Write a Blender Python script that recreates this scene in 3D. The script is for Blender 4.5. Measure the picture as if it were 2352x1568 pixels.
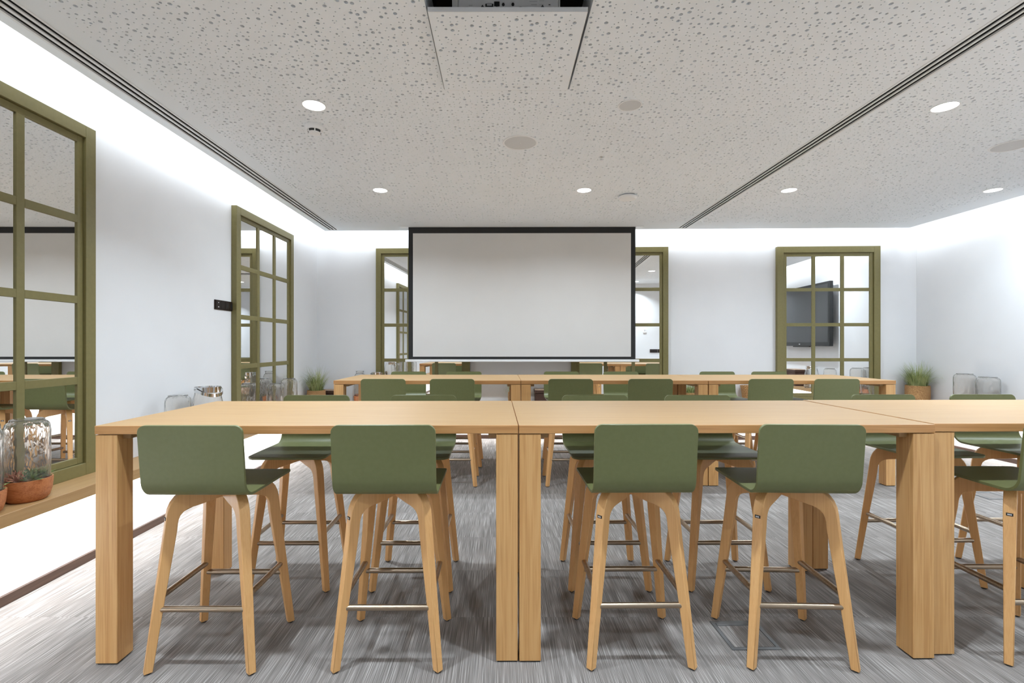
import bpy, math, random
import numpy as np
from mathutils import Vector, Matrix
random.seed(7)
R = math.radians
for o in list(bpy.data.objects): bpy.data.objects.remove(o, do_unlink=True)
scene = bpy.context.scene
col = scene.collection

# ------------------------------------------------------------------ camera, world, exposure
H = 1.36                       # camera height
F = 1111.0                     # focal length in pixels of a 2352 wide frame
cam_d = bpy.data.cameras.new('camera'); cam = bpy.data.objects.new('camera', cam_d); col.objects.link(cam)
cam.location = (0, 0, H); cam.rotation_euler = (R(90), 0, 0)
cam_d.sensor_width = 36.0; cam_d.sensor_fit = 'HORIZONTAL'; cam_d.lens = F/2352*36
cam_d.shift_x = 26/2352; cam_d.shift_y = 7/2352; cam_d.clip_start = 0.02
scene.camera = cam
w = bpy.data.worlds.new('world'); scene.world = w; w.use_nodes = True
w.node_tree.nodes['Background'].inputs[0].default_value = (1, 1, 1, 1)
w.node_tree.nodes['Background'].inputs[1].default_value = 0.3
vs = scene.view_settings
vs.view_transform = 'Standard'; vs.look = 'None'; vs.gamma = 1.0; vs.use_curve_mapping = False
vs.exposure = 0.37

# light levels
P_DOWN, P_COVE, P_LEDGE = 24.0, 3.0, 6.0     # watts per downlight, per metre of cove, per metre of ledge strip
C = H + 1.627                  # ceiling height
XL, XR = -2.74, 6.03           # upper faces of the side walls
YB = 7.15; AB = 0.0221         # back wall at x = 0 and its small skew
YR, XO, YA = 1.05, 1.75, -2.6  # rear wall beside the camera, corner of the opening, end of the entrance bay
SL, SR = -2.516, 5.70          # ceiling edges beside the coves
LEDGE = 0.517
def yb(x): return YB - AB*x
def ys(x): return 6.87 - AB*x

def area(name, loc, rot, sx, sy, power, shape='RECTANGLE', color=(1, 1, 1), spread=math.pi):
    d = bpy.data.lights.new(name, 'AREA'); d.shape = shape; d.size = sx; d.size_y = sy
    d.energy = power; d.color = color; d.spread = spread
    o = bpy.data.objects.new(name, d); col.objects.link(o); o.location = loc; o.rotation_euler = rot
    return o
COOL = (0.86, 0.94, 1.0); NEUT = (0.95, 0.98, 1.0); DAY = (0.78, 0.90, 1.0)
# cove strips on the hidden edges of the ceiling board, shining at the walls
Lc = YB - YA - 0.3
area('cove_light', (SL - 0.012, (YB + YA)/2, C + 0.055), (0, R(90), 0), 0.05, Lc, P_COVE*Lc, color=COOL)
Lc = YB - YR - 0.3
area('cove_light', (SR + 0.012, (YB + YR)/2, C + 0.055), (0, R(-90), 0), 0.05, Lc, P_COVE*Lc, color=COOL)
Lc = SR - SL
area('cove_light', ((SL + SR)/2, ys((SL + SR)/2) + 0.012, C + 0.055), (R(90), 0, -AB), Lc, 0.05, P_COVE*Lc, color=COOL)
# strips below the ledges
Lc = YB - YA - 0.6
area('ledge_light', (-2.50, (YB + YA)/2 - 0.1, LEDGE - 0.075), (0, R(20), 0), 0.03, Lc, P_LEDGE*Lc, color=NEUT)
Lc = YB - YR - 0.6
area('ledge_light', (5.79, (YB + YR)/2, LEDGE - 0.075), (0, R(-20), 0), 0.03, Lc, P_LEDGE*Lc, color=NEUT)
Lc = 8.0
area('ledge_light', (1.65, yb(1.65) - 0.24, LEDGE - 0.075), (R(20), 0, -AB), Lc, 0.03, P_LEDGE*Lc, color=NEUT)

# ------------------------------------------------------------------ helpers
class MB:
    def __init__(s): s.v = []; s.f = []; s.m = []
    def add(s, verts, faces, m=0):
        n = len(s.v); s.v += [tuple(p) for p in verts]
        s.f += [tuple(i + n for i in f) for f in faces]; s.m += [m]*len(faces); return s
    def box(s, x0, x1, y0, y1, z0, z1, m=0):
        return s.add([(x0,y0,z0),(x1,y0,z0),(x1,y1,z0),(x0,y1,z0),(x0,y0,z1),(x1,y0,z1),(x1,y1,z1),(x0,y1,z1)],
                     [(0,3,2,1),(4,5,6,7),(0,1,5,4),(1,2,6,5),(2,3,7,6),(3,0,4,7)], m)
    def prism(s, poly, z0, z1, m=0):
        n = len(poly)
        return s.add([(x,y,z0) for x,y in poly] + [(x,y,z1) for x,y in poly],
                     [tuple(range(n))[::-1], tuple(range(n, 2*n))] + [(i,(i+1)%n,(i+1)%n+n,i+n) for i in range(n)], m)
    def quad(s, a, b, c, d, m=0): return s.add([a,b,c,d], [(0,1,2,3)], m)
    def lathe(s, prof, n=32, cx=0, cy=0, cz=0, m=0, close=False):
        k = len(prof); vs_ = []
        for r, z in prof:
            for i in range(n):
                a = 2*math.pi*i/n; vs_.append((cx + r*math.cos(a), cy + r*math.sin(a), cz + z))
        fs = []
        for j in range(k - 1 + (1 if close else 0)):
            j2 = (j + 1) % k
            for i in range(n):
                fs.append((j*n+i, j*n+(i+1)%n, j2*n+(i+1)%n, j2*n+i))
        if not close:
            if prof[0][0] > 1e-6: fs.append(tuple(range(n))[::-1])
            if prof[-1][0] > 1e-6: fs.append(tuple((k-1)*n + i for i in range(n)))
        return s.add(vs_, fs, m)
    def tube(s, pts, r, n=10, m=0, cap=True):
        pts = [Vector(p) for p in pts]; k = len(pts); rs = r if isinstance(r, (list, tuple)) else [r]*k
        vs_ = []
        for i, p in enumerate(pts):
            t = (pts[min(i+1, k-1)] - pts[max(i-1, 0)]).normalized()
            up = Vector((0,0,1)) if abs(t.z) < 0.95 else Vector((0,1,0))
            a = t.cross(up).normalized(); b = t.cross(a)
            for q in range(n):
                an = 2*math.pi*q/n; vs_.append(p + (a*math.cos(an) + b*math.sin(an))*rs[i])
        fs = [(j*n+i, j*n+(i+1)%n, (j+1)*n+(i+1)%n, (j+1)*n+i) for j in range(k-1) for i in range(n)]
        if cap: fs += [tuple(range(n))[::-1], tuple((k-1)*n+i for i in range(n))]
        return s.add(vs_, fs, m)
    def build(s, name, mats, parent=None, smooth=None, bevel=0, seg=1):
        me = bpy.data.meshes.new(name); me.from_pydata(s.v, [], s.f); 
        mats = mats if isinstance(mats, (list, tuple)) else [mats]
        for m_ in mats: me.materials.append(m_)
        if len(mats) > 1: me.polygons.foreach_set('material_index', s.m)
        if smooth is not None:
            me.shade_smooth(); me.set_sharp_from_angle(angle=R(smooth))
        me.update()
        o = bpy.data.objects.new(name, me); col.objects.link(o)
        if parent: o.parent = parent
        if bevel:
            b = o.modifiers.new('bevel', 'BEVEL'); b.width = bevel; b.segments = seg; b.limit_method = 'ANGLE'; b.angle_limit = R(40)
        return o
def empty(name, loc=(0,0,0), rz=0):
    o = bpy.data.objects.new(name, None); col.objects.link(o); o.location = loc; o.rotation_euler = (0,0,rz)
    o.empty_display_size = 0.1; return o
def tag(o, label, cat, group=None):
    o['label'] = label; o['category'] = cat
    if group: o['group'] = group
    return o
def struct(o, label=None):
    o['kind'] = 'structure'
    if label: o['label'] = label
    return o
def copy_tree(o, parent=None):
    c = o.copy(); col.objects.link(c); c.parent = parent
    for ch in list(o.children): copy_tree(ch, c)
    return c
def srgb(r, g, b):
    f = lambda c: (c/255/12.92) if c/255 <= 0.04045 else ((c/255 + 0.055)/1.055)**2.4
    return (f(r), f(g), f(b), 1)

# ------------------------------------------------------------------ materials
def mat(name, colr, rough=0.5, metal=0.0, **kw):
    m = bpy.data.materials.new(name); m.use_nodes = True; b = m.node_tree.nodes['Principled BSDF']
    b.inputs['Base Color'].default_value = colr; b.inputs['Roughness'].default_value = rough; b.inputs['Metallic'].default_value = metal
    for k, v in kw.items(): b.inputs[k].default_value = v
    return m
def N(m, t, **kw):
    n = m.node_tree.nodes.new(t)
    for k, v in kw.items(): setattr(n, k, v)
    return n
def link(m, a, b): m.node_tree.links.new(a, b)
def ramp(m, stops):
    n = N(m, 'ShaderNodeValToRGB'); e = n.color_ramp.elements
    while len(e) < len(stops): e.new(0.5)
    for i, (p, c) in enumerate(stops): e[i].position = p; e[i].color = c
    return n
def coords(m, scale, rnd=7.0):
    tc = N(m, 'ShaderNodeTexCoord'); oi = N(m, 'ShaderNodeObjectInfo')
    mul = N(m, 'ShaderNodeVectorMath', operation='SCALE'); mul.inputs[0].default_value = (1.0, 1.7, 2.3)
    sc = N(m, 'ShaderNodeMath', operation='MULTIPLY'); sc.inputs[1].default_value = rnd
    link(m, oi.outputs['Random'], sc.inputs[0]); link(m, sc.outputs[0], mul.inputs['Scale'])
    ad = N(m, 'ShaderNodeVectorMath', operation='ADD'); link(m, tc.outputs['Object'], ad.inputs[0]); link(m, mul.outputs[0], ad.inputs[1])
    mp = N(m, 'ShaderNodeMapping'); mp.inputs['Scale'].default_value = scale; link(m, ad.outputs[0], mp.inputs[0])
    return mp
def wood(name, dark, mid, light, axis, rough=0.45, fine=1.0, bump=0.05):
    m = mat(name, mid, rough); b = m.node_tree.nodes['Principled BSDF']
    s1 = [22*fine]*3; s1[axis] = 0.8; s2 = [230*fine]*3; s2[axis] = 4.0
    mp1 = coords(m, s1); n1 = N(m, 'ShaderNodeTexNoise'); n1.inputs['Scale'].default_value = 1.6; n1.inputs['Detail'].default_value = 3; n1.inputs['Distortion'].default_value = 0.8
    link(m, mp1.outputs[0], n1.inputs['Vector'])
    ml = N(m, 'ShaderNodeMath', operation='MULTIPLY'); ml.inputs[1].default_value = 6.0; link(m, n1.outputs['Fac'], ml.inputs[0])
    fr = N(m, 'ShaderNodeMath', operation='PINGPONG'); fr.inputs[1].default_value = 1.0; link(m, ml.outputs[0], fr.inputs[0])
    mp2 = coords(m, s2); n2 = N(m, 'ShaderNodeTexNoise'); n2.inputs['Scale'].default_value = 1.0; n2.inputs['Detail'].default_value = 2
    link(m, mp2.outputs[0], n2.inputs['Vector'])
    mx = N(m, 'ShaderNodeMix', data_type='FLOAT'); mx.inputs[0].default_value = 0.68
    link(m, fr.outputs[0], mx.inputs[2]); link(m, n2.outputs['Fac'], mx.inputs[3])
    rp = ramp(m, [(0.15, dark), (0.5, mid), (0.85, light)]); link(m, mx.outputs[0], rp.inputs[0]); link(m, rp.outputs[0], b.inputs['Base Color'])
    bp = N(m, 'ShaderNodeBump'); bp.inputs['Strength'].default_value = bump; bp.inputs['Distance'].default_value = 0.002
    link(m, n2.outputs['Fac'], bp.inputs['Height']); link(m, bp.outputs[0], b.inputs['Normal'])
    return m
def noisy(name, c1, c2, scale, rough=0.6, bump=0.0, metal=0.0, dist=0.002):
    m = mat(name, c1, rough, metal); b = m.node_tree.nodes['Principled BSDF']
    mp = coords(m, scale); n = N(m, 'ShaderNodeTexNoise'); n.inputs['Scale'].default_value = 1; n.inputs['Detail'].default_value = 3
    link(m, mp.outputs[0], n.inputs['Vector']); rp = ramp(m, [(0.35, c1), (0.65, c2)])
    link(m, n.outputs['Fac'], rp.inputs[0]); link(m, rp.outputs[0], b.inputs['Base Color'])
    if bump:
        bp = N(m, 'ShaderNodeBump'); bp.inputs['Strength'].default_value = bump; bp.inputs['Distance'].default_value = dist
        link(m, n.outputs['Fac'], bp.inputs['Height']); link(m, bp.outputs[0], b.inputs['Normal'])
    return m
def g(v): return (v, v, v, 1)
M = {}
M['wall'] = noisy('wall_paint', (0.80,0.80,0.81,1), (0.83,0.83,0.84,1), (1.5,1.5,1.5), 0.75, 0.15, dist=0.004)
M['ceil'] = noisy('ceiling_paint', (0.87,0.905,0.935,1), (0.885,0.915,0.945,1), (2,2,2), 0.85)
M['felt'] = mat('acoustic_felt', g(0.36), 0.95)
M['oak_x'] = wood('oak_along_x', srgb(164,127,84), srgb(171,135,90), srgb(178,143,98), 0, 0.5)
M['oak_y'] = wood('oak_along_y', srgb(164,127,84), srgb(171,135,90), srgb(178,143,98), 1, 0.5)
M['oak_z'] = wood('oak_along_z', srgb(184,132,76), srgb(207,158,100), srgb(217,172,116), 2, 0.42)
M['oak_edge'] = wood('oak_lipping', srgb(170,118,68), srgb(190,138,84), srgb(200,150,96), 0, 0.45)
M['beech'] = wood('beech', srgb(212,158,98), srgb(222,170,110), srgb(228,180,120), 2, 0.42, fine=1.6, bump=0.02)
M['green'] = noisy('green_lacquer', srgb(105,109,68), srgb(108,112,71), (60,60,60), 0.42, 0.02)
M['olive'] = noisy('olive_paint', srgb(122,113,69), srgb(126,117,73), (40,40,40), 0.5, 0.02)
M['mirror'] = mat('mirror_silver', (0.93,0.935,0.93,1), 0.0, 1.0)
M['steel'] = noisy('brushed_steel', srgb(160,142,122), srgb(178,160,140), (6,160,160), 0.3, 0.0, 1.0)
M['chrome'] = mat('chrome', g(0.75), 0.08, 1.0)
M['alu'] = mat('white_aluminium', g(0.80), 0.4)
M['white'] = mat('white_plastic', g(0.88), 0.4)
M['grill'] = mat('grey_grille', g(0.66), 0.7)
M['black'] = mat('black_plastic', g(0.015), 0.5)
M['void'] = mat('dark_plenum', g(0.008), 0.9)
M['rubber'] = mat('dark_rubber', g(0.03), 0.7)
M['base'] = wood('dark_baseboard', srgb(58,40,30), srgb(76,54,42), srgb(92,68,54), 1, 0.4)
M['base_x'] = wood('dark_baseboard_x', srgb(58,40,30), srgb(76,54,42), srgb(92,68,54), 0, 0.4)
M['brown'] = noisy('dark_wicker', srgb(58,36,26), srgb(82,54,40), (90,90,140), 0.7, 0.5)
M['crate_top'] = wood('crate_lid_wood', srgb(140,112,92), srgb(170,142,118), srgb(190,164,140), 0, 0.5)
M['screen'] = noisy('screen_fabric', (0.70,0.68,0.655,1), (0.715,0.695,0.67,1), (3,3,3), 0.9)
M['border'] = mat('screen_black_border', g(0.022), 0.8)
M['glass'] = mat('clear_glass', (0.94,0.93,0.91,1), 0.0, 0.0, **{'Transmission Weight': 0.97, 'IOR': 1.45})
def wavy(m):
    b = m.node_tree.nodes['Principled BSDF']; mp = coords(m, (26, 26, 9)); n = N(m, 'ShaderNodeTexNoise'); n.inputs['Scale'].default_value = 1; n.inputs['Detail'].default_value = 1.5
    link(m, mp.outputs[0], n.inputs['Vector']); bp = N(m, 'ShaderNodeBump'); bp.inputs['Strength'].default_value = 0.5; bp.inputs['Distance'].default_value = 0.012
    link(m, n.outputs['Fac'], bp.inputs['Height']); link(m, bp.outputs[0], b.inputs['Normal'])
wavy(M['glass'])
M['bowl'] = wood('red_wood_bowl', srgb(150,84,46), srgb(184,112,66), srgb(204,136,86), 0, 0.45)
M['soil'] = noisy('soil', srgb(50,38,28), srgb(84,66,48), (120,120,120), 0.95, 0.6)
M['leaf'] = noisy('grass_blade', srgb(120,136,70), srgb(190,196,138), (8,8,8), 0.5)
M['succ'] = noisy('succulent_green', srgb(84,112,58), srgb(132,156,90), (30,30,30), 0.5)
M['succ_red'] = noisy('succulent_red', srgb(190,104,76), srgb(222,160,126), (30,30,30), 0.5)
M['tv'] = mat('display_glass', g(0.035), 0.28)
M['ports'] = mat('projector_shell', g(0.85), 0.45)
M['sock'] = mat('dark_bronze', srgb(44,28,20), 0.3, 0.6)
M['sock_in'] = mat('dark_brown_insert', srgb(26,14,10), 0.35)
M['floorbox'] = mat('grey_floor_box', srgb(92,92,92), 0.45)
# emitters
def emit(name, c, s):
    m = bpy.data.materials.new(name); m.use_nodes = True; nt = m.node_tree; nt.nodes.remove(nt.nodes['Principled BSDF'])
    e = nt.nodes.new('ShaderNodeEmission'); e.inputs[0].default_value = c; e.inputs[1].default_value = s
    nt.links.new(e.outputs[0], nt.nodes['Material Output'].inputs[0]); return m
M['lamp'] = emit('lamp_diffuser', (1, 0.99, 0.97, 1), 6.0)
# woven straw
def weave(name, c1, c2):
    m = mat(name, c1, 0.8); b = m.node_tree.nodes['Principled BSDF']
    tc = N(m, 'ShaderNodeTexCoord'); wv = N(m, 'ShaderNodeTexWave'); wv.bands_direction = 'DIAGONAL'
    wv.inputs['Scale'].default_value = 38; wv.inputs['Distortion'].default_value = 5; wv.inputs['Detail'].default_value = 2; wv.inputs['Detail Scale'].default_value = 3
    link(m, tc.outputs['Object'], wv.inputs['Vector']); rp = ramp(m, [(0.1, c1), (0.8, c2)]); link(m, wv.outputs['Fac'], rp.inputs[0])
    link(m, rp.outputs[0], b.inputs['Base Color'])
    bp = N(m, 'ShaderNodeBump'); bp.inputs['Strength'].default_value = 0.8; bp.inputs['Distance'].default_value = 0.006
    link(m, wv.outputs['Fac'], bp.inputs['Height']); link(m, bp.outputs[0], b.inputs['Normal']); return m
M['straw'] = weave('straw_weave', srgb(168,118,72), srgb(216,172,118))
M['straw_dark'] = weave('straw_weave_brown', srgb(86,50,32), srgb(128,82,56))
# carpet: fine lengthwise flecks, shifted tile by tile
def carpet():
    m = mat('carpet', g(0.2), 0.95); b = m.node_tree.nodes['Principled BSDF']; b.inputs['Specular IOR Level'].default_value = 0.1
    mp = coords(m, (400, 4.2, 1), 13); n1 = N(m, 'ShaderNodeTexNoise', noise_dimensions='2D'); n1.inputs['Scale'].default_value = 1; n1.inputs['Detail'].default_value = 1.5
    link(m, mp.outputs[0], n1.inputs['Vector'])
    r1 = ramp(m, [(0.30, (0.16,0.144,0.133,1)), (0.47, (0.222,0.201,0.187,1)), (0.58, (0.262,0.238,0.223,1)), (0.68, (0.42,0.39,0.367,1))]); link(m, n1.outputs['Fac'], r1.inputs[0])
    mp2 = coords(m, (26, 1.6, 1), 17); n2 = N(m, 'ShaderNodeTexNoise', noise_dimensions='2D'); n2.inputs['Scale'].default_value = 1; n2.inputs['Detail'].default_value = 2
    link(m, mp2.outputs[0], n2.inputs['Vector'])
    r2 = ramp(m, [(0.3, g(0.88)), (0.7, g(1.12))]); link(m, n2.outputs['Fac'], r2.inputs[0])
    mx = N(m, 'ShaderNodeMix', data_type='RGBA', blend_type='MULTIPLY'); mx.inputs[0].default_value = 1
    link(m, r1.outputs[0], mx.inputs[6]); link(m, r2.outputs[0], mx.inputs[7])
    oi = N(m, 'ShaderNodeObjectInfo'); rr = N(m, 'ShaderNodeMapRange'); rr.inputs[3].default_value = 0.97; rr.inputs[4].default_value = 1.03
    link(m, oi.outputs['Random'], rr.inputs[0])
    sc = N(m, 'ShaderNodeVectorMath', operation='SCALE'); link(m, mx.outputs[2], sc.inputs[0]); link(m, rr.outputs[0], sc.inputs['Scale'])
    link(m, sc.outputs[0], b.inputs['Base Color'])
    bp = N(m, 'ShaderNodeBump'); bp.inputs['Strength'].default_value = 0.4; bp.inputs['Distance'].default_value = 0.002
    link(m, n1.outputs['Fac'], bp.inputs['Height']); link(m, bp.outputs[0], b.inputs['Normal']); return m
M['carpet'] = carpet()

# ------------------------------------------------------------------ floor with carpet tiles
fl = MB().box(-2.9, 6.2, YA - 0.2, 7.5, -0.12, -0.006).build('floor', M['rubber']); struct(fl)
T = 0.5; tile_me = None
fx0, fy0 = -2.594, 1.915
nx = int(math.ceil((5.88 - fx0)/T)); ny = int(math.ceil((7.05 - fy0)/T))
tb = MB().box(0.0003, T - 0.0003, 0.0003, T - 0.0003, -0.006, 0.0)
for j in range(-9, ny):
    for i in range(nx):
        if j < 0 and (fy0 + (j+1)*T < YR) and fx0 + i*T > XO: continue
        if tile_me is None:
            t = tb.build('carpet_tile', M['carpet'], fl); tile_me = t.data
        else:
            t = bpy.data.objects.new('carpet_tile', tile_me); col.objects.link(t); t.parent = fl
        t.location = (fx0 + i*T, fy0 + j*T, 0)

# ------------------------------------------------------------------ walls
WT = C + 0.32
wl = MB(); wl.box(XL - 0.15, XL, YA - 0.15, 7.6, -0.1, WT); wl.box(XL, -2.594, YA, 7.4, -0.1, LEDGE - 0.066)
struct(wl.build('wall_left', M['wall']), 'white painted wall with glowing cove above')
wr = MB(); wr.box(XR, XR + 0.15, YR - 0.15, 7.6, -0.1, WT); wr.box(5.88, XR, YR, 7.4, -0.1, LEDGE - 0.066)
struct(wr.build('wall_right', M['wall']), 'white painted wall on the right')
wb = MB(); wb.box(-3.2, 6.4, 0, 0.15, -0.1, WT); wb.box(-3.0, 6.2, -0.15, 0, -0.1, LEDGE - 0.066)
wbo = wb.build('wall_back', M['wall']); wbo.location = (0, YB, 0); wbo.rotation_euler = (0, 0, -AB); struct(wbo, 'white painted wall behind the projection screen')
wq = MB(); wq.box(XO, XR + 0.1, YR - 0.15, YR, -0.1, WT); wq.box(XO, XO + 0.15, YA, YR - 0.15, -0.1, WT); wq.box(XL, XO + 0.15, YA - 0.15, YA, -0.1, WT)
struct(wq.build('wall_rear', M['wall']), 'white wall opposite the screen')
struct(MB().box(-2.594, -2.580, YA, 7.03, 0.0, 0.055).build('baseboard_left', M['base'], bevel=0.002), 'dark brown skirting below the glowing left wall')
struct(MB().box(5.866, 5.88, YR, 6.86, 0.0, 0.055).build('baseboard_right', M['base'], bevel=0.002), 'dark brown skirting of the right wall')
bb = MB().box(-2.75, 6.0, -0.164, -0.15, 0.0, 0.055).build('baseboard_back', M['base_x'], bevel=0.002); bb.location = (0, YB, 0); bb.rotation_euler = (0,0,-AB); struct(bb, 'dark brown skirting of the back wall')
# ledges
def ledge(name, mb, m, label):
    return tag(mb.build(name, m, bevel=0.002), label, 'ledge')
ledge('wall_ledge', MB().box(XL, -2.46, YA, 6.93, LEDGE - 0.066, LEDGE), M['oak_y'], 'long oak ledge with glowing underside along the left wall')
ledge('wall_ledge', MB().box(5.75, XR, YR, 6.72, LEDGE - 0.066, LEDGE), M['oak_y'], 'oak ledge along the right wall below the two squat glass jars')
lb = MB().box(-2.68, 5.89, -0.28, 0, LEDGE - 0.066, LEDGE).build('wall_ledge', M['oak_x'], bevel=0.002); lb.location = (0, YB, 0); lb.rotation_euler = (0,0,-AB)
tag(lb, 'oak ledge along the back wall behind the far row of tables', 'ledge')

# ------------------------------------------------------------------ ceiling with perforated plasterboard
cs = 0.0363
def perforated(mb, x0, y0, nx_, ny_, z, skip=None, seed=3, depth=0.012):
    rng = np.random.default_rng(seed)
    bnd = y0 + (np.arange(ny_ + 1)[None, :] + (rng.random((nx_, ny_ + 1)) - 0.5)*0.62 + rng.random((nx_, 1))*0.0)*cs
    bnd[:, 0] = y0; bnd[:, -1] = y0 + ny_*cs
    if skip:
        for q in skip[2:4]: bnd[skip[0]:skip[1], q] = y0 + q*cs
    ii, jj = np.meshgrid(np.arange(nx_), np.arange(ny_), indexing='ij'); ii = ii.ravel(); jj = jj.ravel()
    if skip:
        keep = ~((ii >= skip[0]) & (ii < skip[1]) & (jj >= skip[2]) & (jj < skip[3])); ii = ii[keep]; jj = jj[keep]
    n = len(ii); cx = x0 + (ii + 0.5)*cs; lo = bnd[ii, jj]; hi = bnd[ii, jj+1]; cy = (lo + hi)/2; hh = hi - lo
    u = rng.random(n) - (hh/cs - 1)*0.45; r = np.where(u < 0.10, 0.0107, np.where(u < 0.30, 0.0074, 0.0037))
    r = np.minimum(r, hh/2 - 0.0015)
    jx = np.minimum(cs/2 - r - 0.0008, 0.0135); jy = np.maximum(hh/2 - r - 0.0008, 0)
    hx = cx + (rng.random(n)*2 - 1)*jx; hy = cy + (rng.random(n)*2 - 1)*jy
    ang = np.deg2rad([225, 270, 315, 0, 45, 90, 135, 180])
    sq = np.array([(-1,-1),(0,-1),(1,-1),(1,0),(1,1),(0,1),(-1,1),(-1,0)])*0.5
    V = np.zeros((n, 24, 3))
    V[:, 0:8, 0] = cx[:,None] + sq[None,:,0]*cs; V[:, 0:8, 1] = cy[:,None] + sq[None,:,1]*hh[:,None]; V[:, 0:8, 2] = z
    for k, dz in ((8, 0), (16, depth)):
        V[:, k:k+8, 0] = hx[:,None] + r[:,None]*np.cos(ang)[None,:]; V[:, k:k+8, 1] = hy[:,None] + r[:,None]*np.sin(ang)[None,:]; V[:, k:k+8, 2] = z + dz
    tmpl = []
    for k in range(8):
        k2 = (k+1) % 8; tmpl.append((k, k+8, k2+8, k2))
    for k in range(8):
        k2 = (k+1) % 8; tmpl.append((k+8, k+16, k2+16, k2+8))
    tmpl = np.array(tmpl)
    base = len(mb.v)
    mb.v += [tuple(p) for p in V.reshape(-1, 3).tolist()]
    off = base + 24*np.arange(n)
    Q = (tmpl[None] + off[:,None,None]).reshape(-1, 4)
    mb.f += [tuple(q) for q in Q.tolist()]; mb.m += [0]*len(Q)
    O8 = (np.arange(16, 24)[::-1][None] + off[:,None]); mb.f += [tuple(q) for q in O8.tolist()]; mb.m += [1]*n
cb = MB()
HX, HY = -0.361, 2.250
px0 = HX - 50*cs; px1 = HX + 77*cs; py0 = HY - 7*cs; py1 = HY + 116*cs
perforated(cb, px0, py0, 127, 123, C, skip=(50, 72, 7, 30))
qx0 = 2.63; qx1 = qx0 + 76*cs
perforated(cb, qx0, py0, 76, 123, C, seed=11)
def flat(x0, x1, y0a, y1a, y0b=None, y1b=None):
    cb.quad((x0,y0a,C), (x0,y1a,C), (x1, y1a if y1b is None else y1b, C), (x1, y0a if y0b is None else y0b, C))
V1 = (-2.446, -2.296); V2 = (2.464, 2.604); VE = 0.045
flat(SL, V1[0], YA, ys(SL), YA, ys(V1[0]))
flat(V1[0], V1[1], ys(V1[0]) - VE, ys(V1[0]), ys(V1[0]) - VE, ys(V1[1]))
flat(V1[1], px0, YA, ys(V1[1]), YA, ys(px0))
flat(px0, px1, py1, ys(px0), py1, ys(px1)); flat(px0, XO, YA, py0); flat(XO, px1, YR - 0.15, py0)
flat(px1, V2[0], YR - 0.15, ys(px1), YR - 0.15, ys(V2[0]))
flat(V2[0], V2[1], ys(V2[0]) - VE, ys(V2[0]), ys(V2[0]) - VE, ys(V2[1])); flat(V2[0], V2[1], YR - 0.15, YR + 0.05)
flat(V2[1], qx0, YR - 0.15, ys(V2[1]), YR - 0.15, ys(qx0))
flat(qx0, qx1, py1, ys(qx0), py1, ys(qx1)); flat(qx0, qx1, YR - 0.15, py0)
flat(qx1, SR, YR - 0.15, ys(qx1), YR - 0.15, ys(SR))
# edges of the board towards the coves, and the slab above
cb.quad((SL,YA,C), (SL,ys(SL),C), (SL,ys(SL),C+0.03), (SL,YA,C+0.03))
cb.quad((SR,YR,C), (SR,ys(SR),C), (SR,ys(SR),C+0.03), (SR,YR,C+0.03))
cb.quad((SL,ys(SL),C), (SR,ys(SR),C), (SR,ys(SR),C+0.03), (SL,ys(SL),C+0.03))
ce = cb.build('ceiling', [M['ceil'], M['felt']]); struct(ce, 'pale grey perforated plasterboard ceiling')
sb = MB(); sb.box(XL - 0.1, XR + 0.1, YA - 0.1, 7.5, WT - 0.02, WT + 0.1)
struct(sb.build('ceiling_slab', M['wall']), 'hidden slab above the light coves')
# upstand that carries the cove light and closes off the void above the perforated board
up = MB()
up.box(SL + 0.0, SL + 0.02, YA, ys(SL) - 0.02, C + 0.03, WT - 0.02); up.box(SR - 0.02, SR, YR, ys(SR) - 0.02, C + 0.03, WT - 0.02)
up.prism([(SL, ys(SL) - 0.02), (SR, ys(SR) - 0.02), (SR, ys(SR)), (SL, ys(SL))], C + 0.03, WT - 0.02)
struct(up.build('trim_1', M['wall']), 'upstand of the light cove above the ceiling edge')

# linear air diffusers
def vent(name, x0, x1, y0, y1, label):
    e = empty(name, ((x0+x1)/2, y0, C)); w_ = (x1 - x0)/2; L = y1 - y0
    f = MB(); f.box(-w_, -w_+0.016, 0, L, -0.003, 0.008); f.box(w_-0.016, w_, 0, L, -0.003, 0.008)
    f.box(-w_+0.016, w_-0.016, L-0.016, L, -0.003, 0.008); f.box(-w_+0.016, w_-0.016, 0, 0.016, -0.003, 0.008)
    f.build('diffuser_frame', M['alu'], e)
    n = 3; inner = 2*w_ - 0.032; slot = 0.027; bar = (inner - n*slot)/(n-1)
    x = -w_ + 0.016 + slot
    for k in range(n-1):
        b = MB().box(x, x+bar, 0.016, L-0.016, -0.001, 0.006).build('diffuser_blade', M['alu'], e); x += bar + slot
    d = MB(); d.box(-w_, w_, 0.0, L, 0.012, 0.15); d.build('diffuser_box', M['void'], e)
    tag(e, label, 'air vent', 'linear ceiling air diffusers')
vent('linear_diffuser', V1[0], V1[1], YA + 0.05, ys(V1[0]) - VE, 'long slotted air diffuser in the ceiling beside the left wall')
vent('linear_diffuser', V2[0], V2[1], YR + 0.05, ys(V2[0]) - VE, 'slotted air diffuser crossing the ceiling right of the screen')

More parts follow.
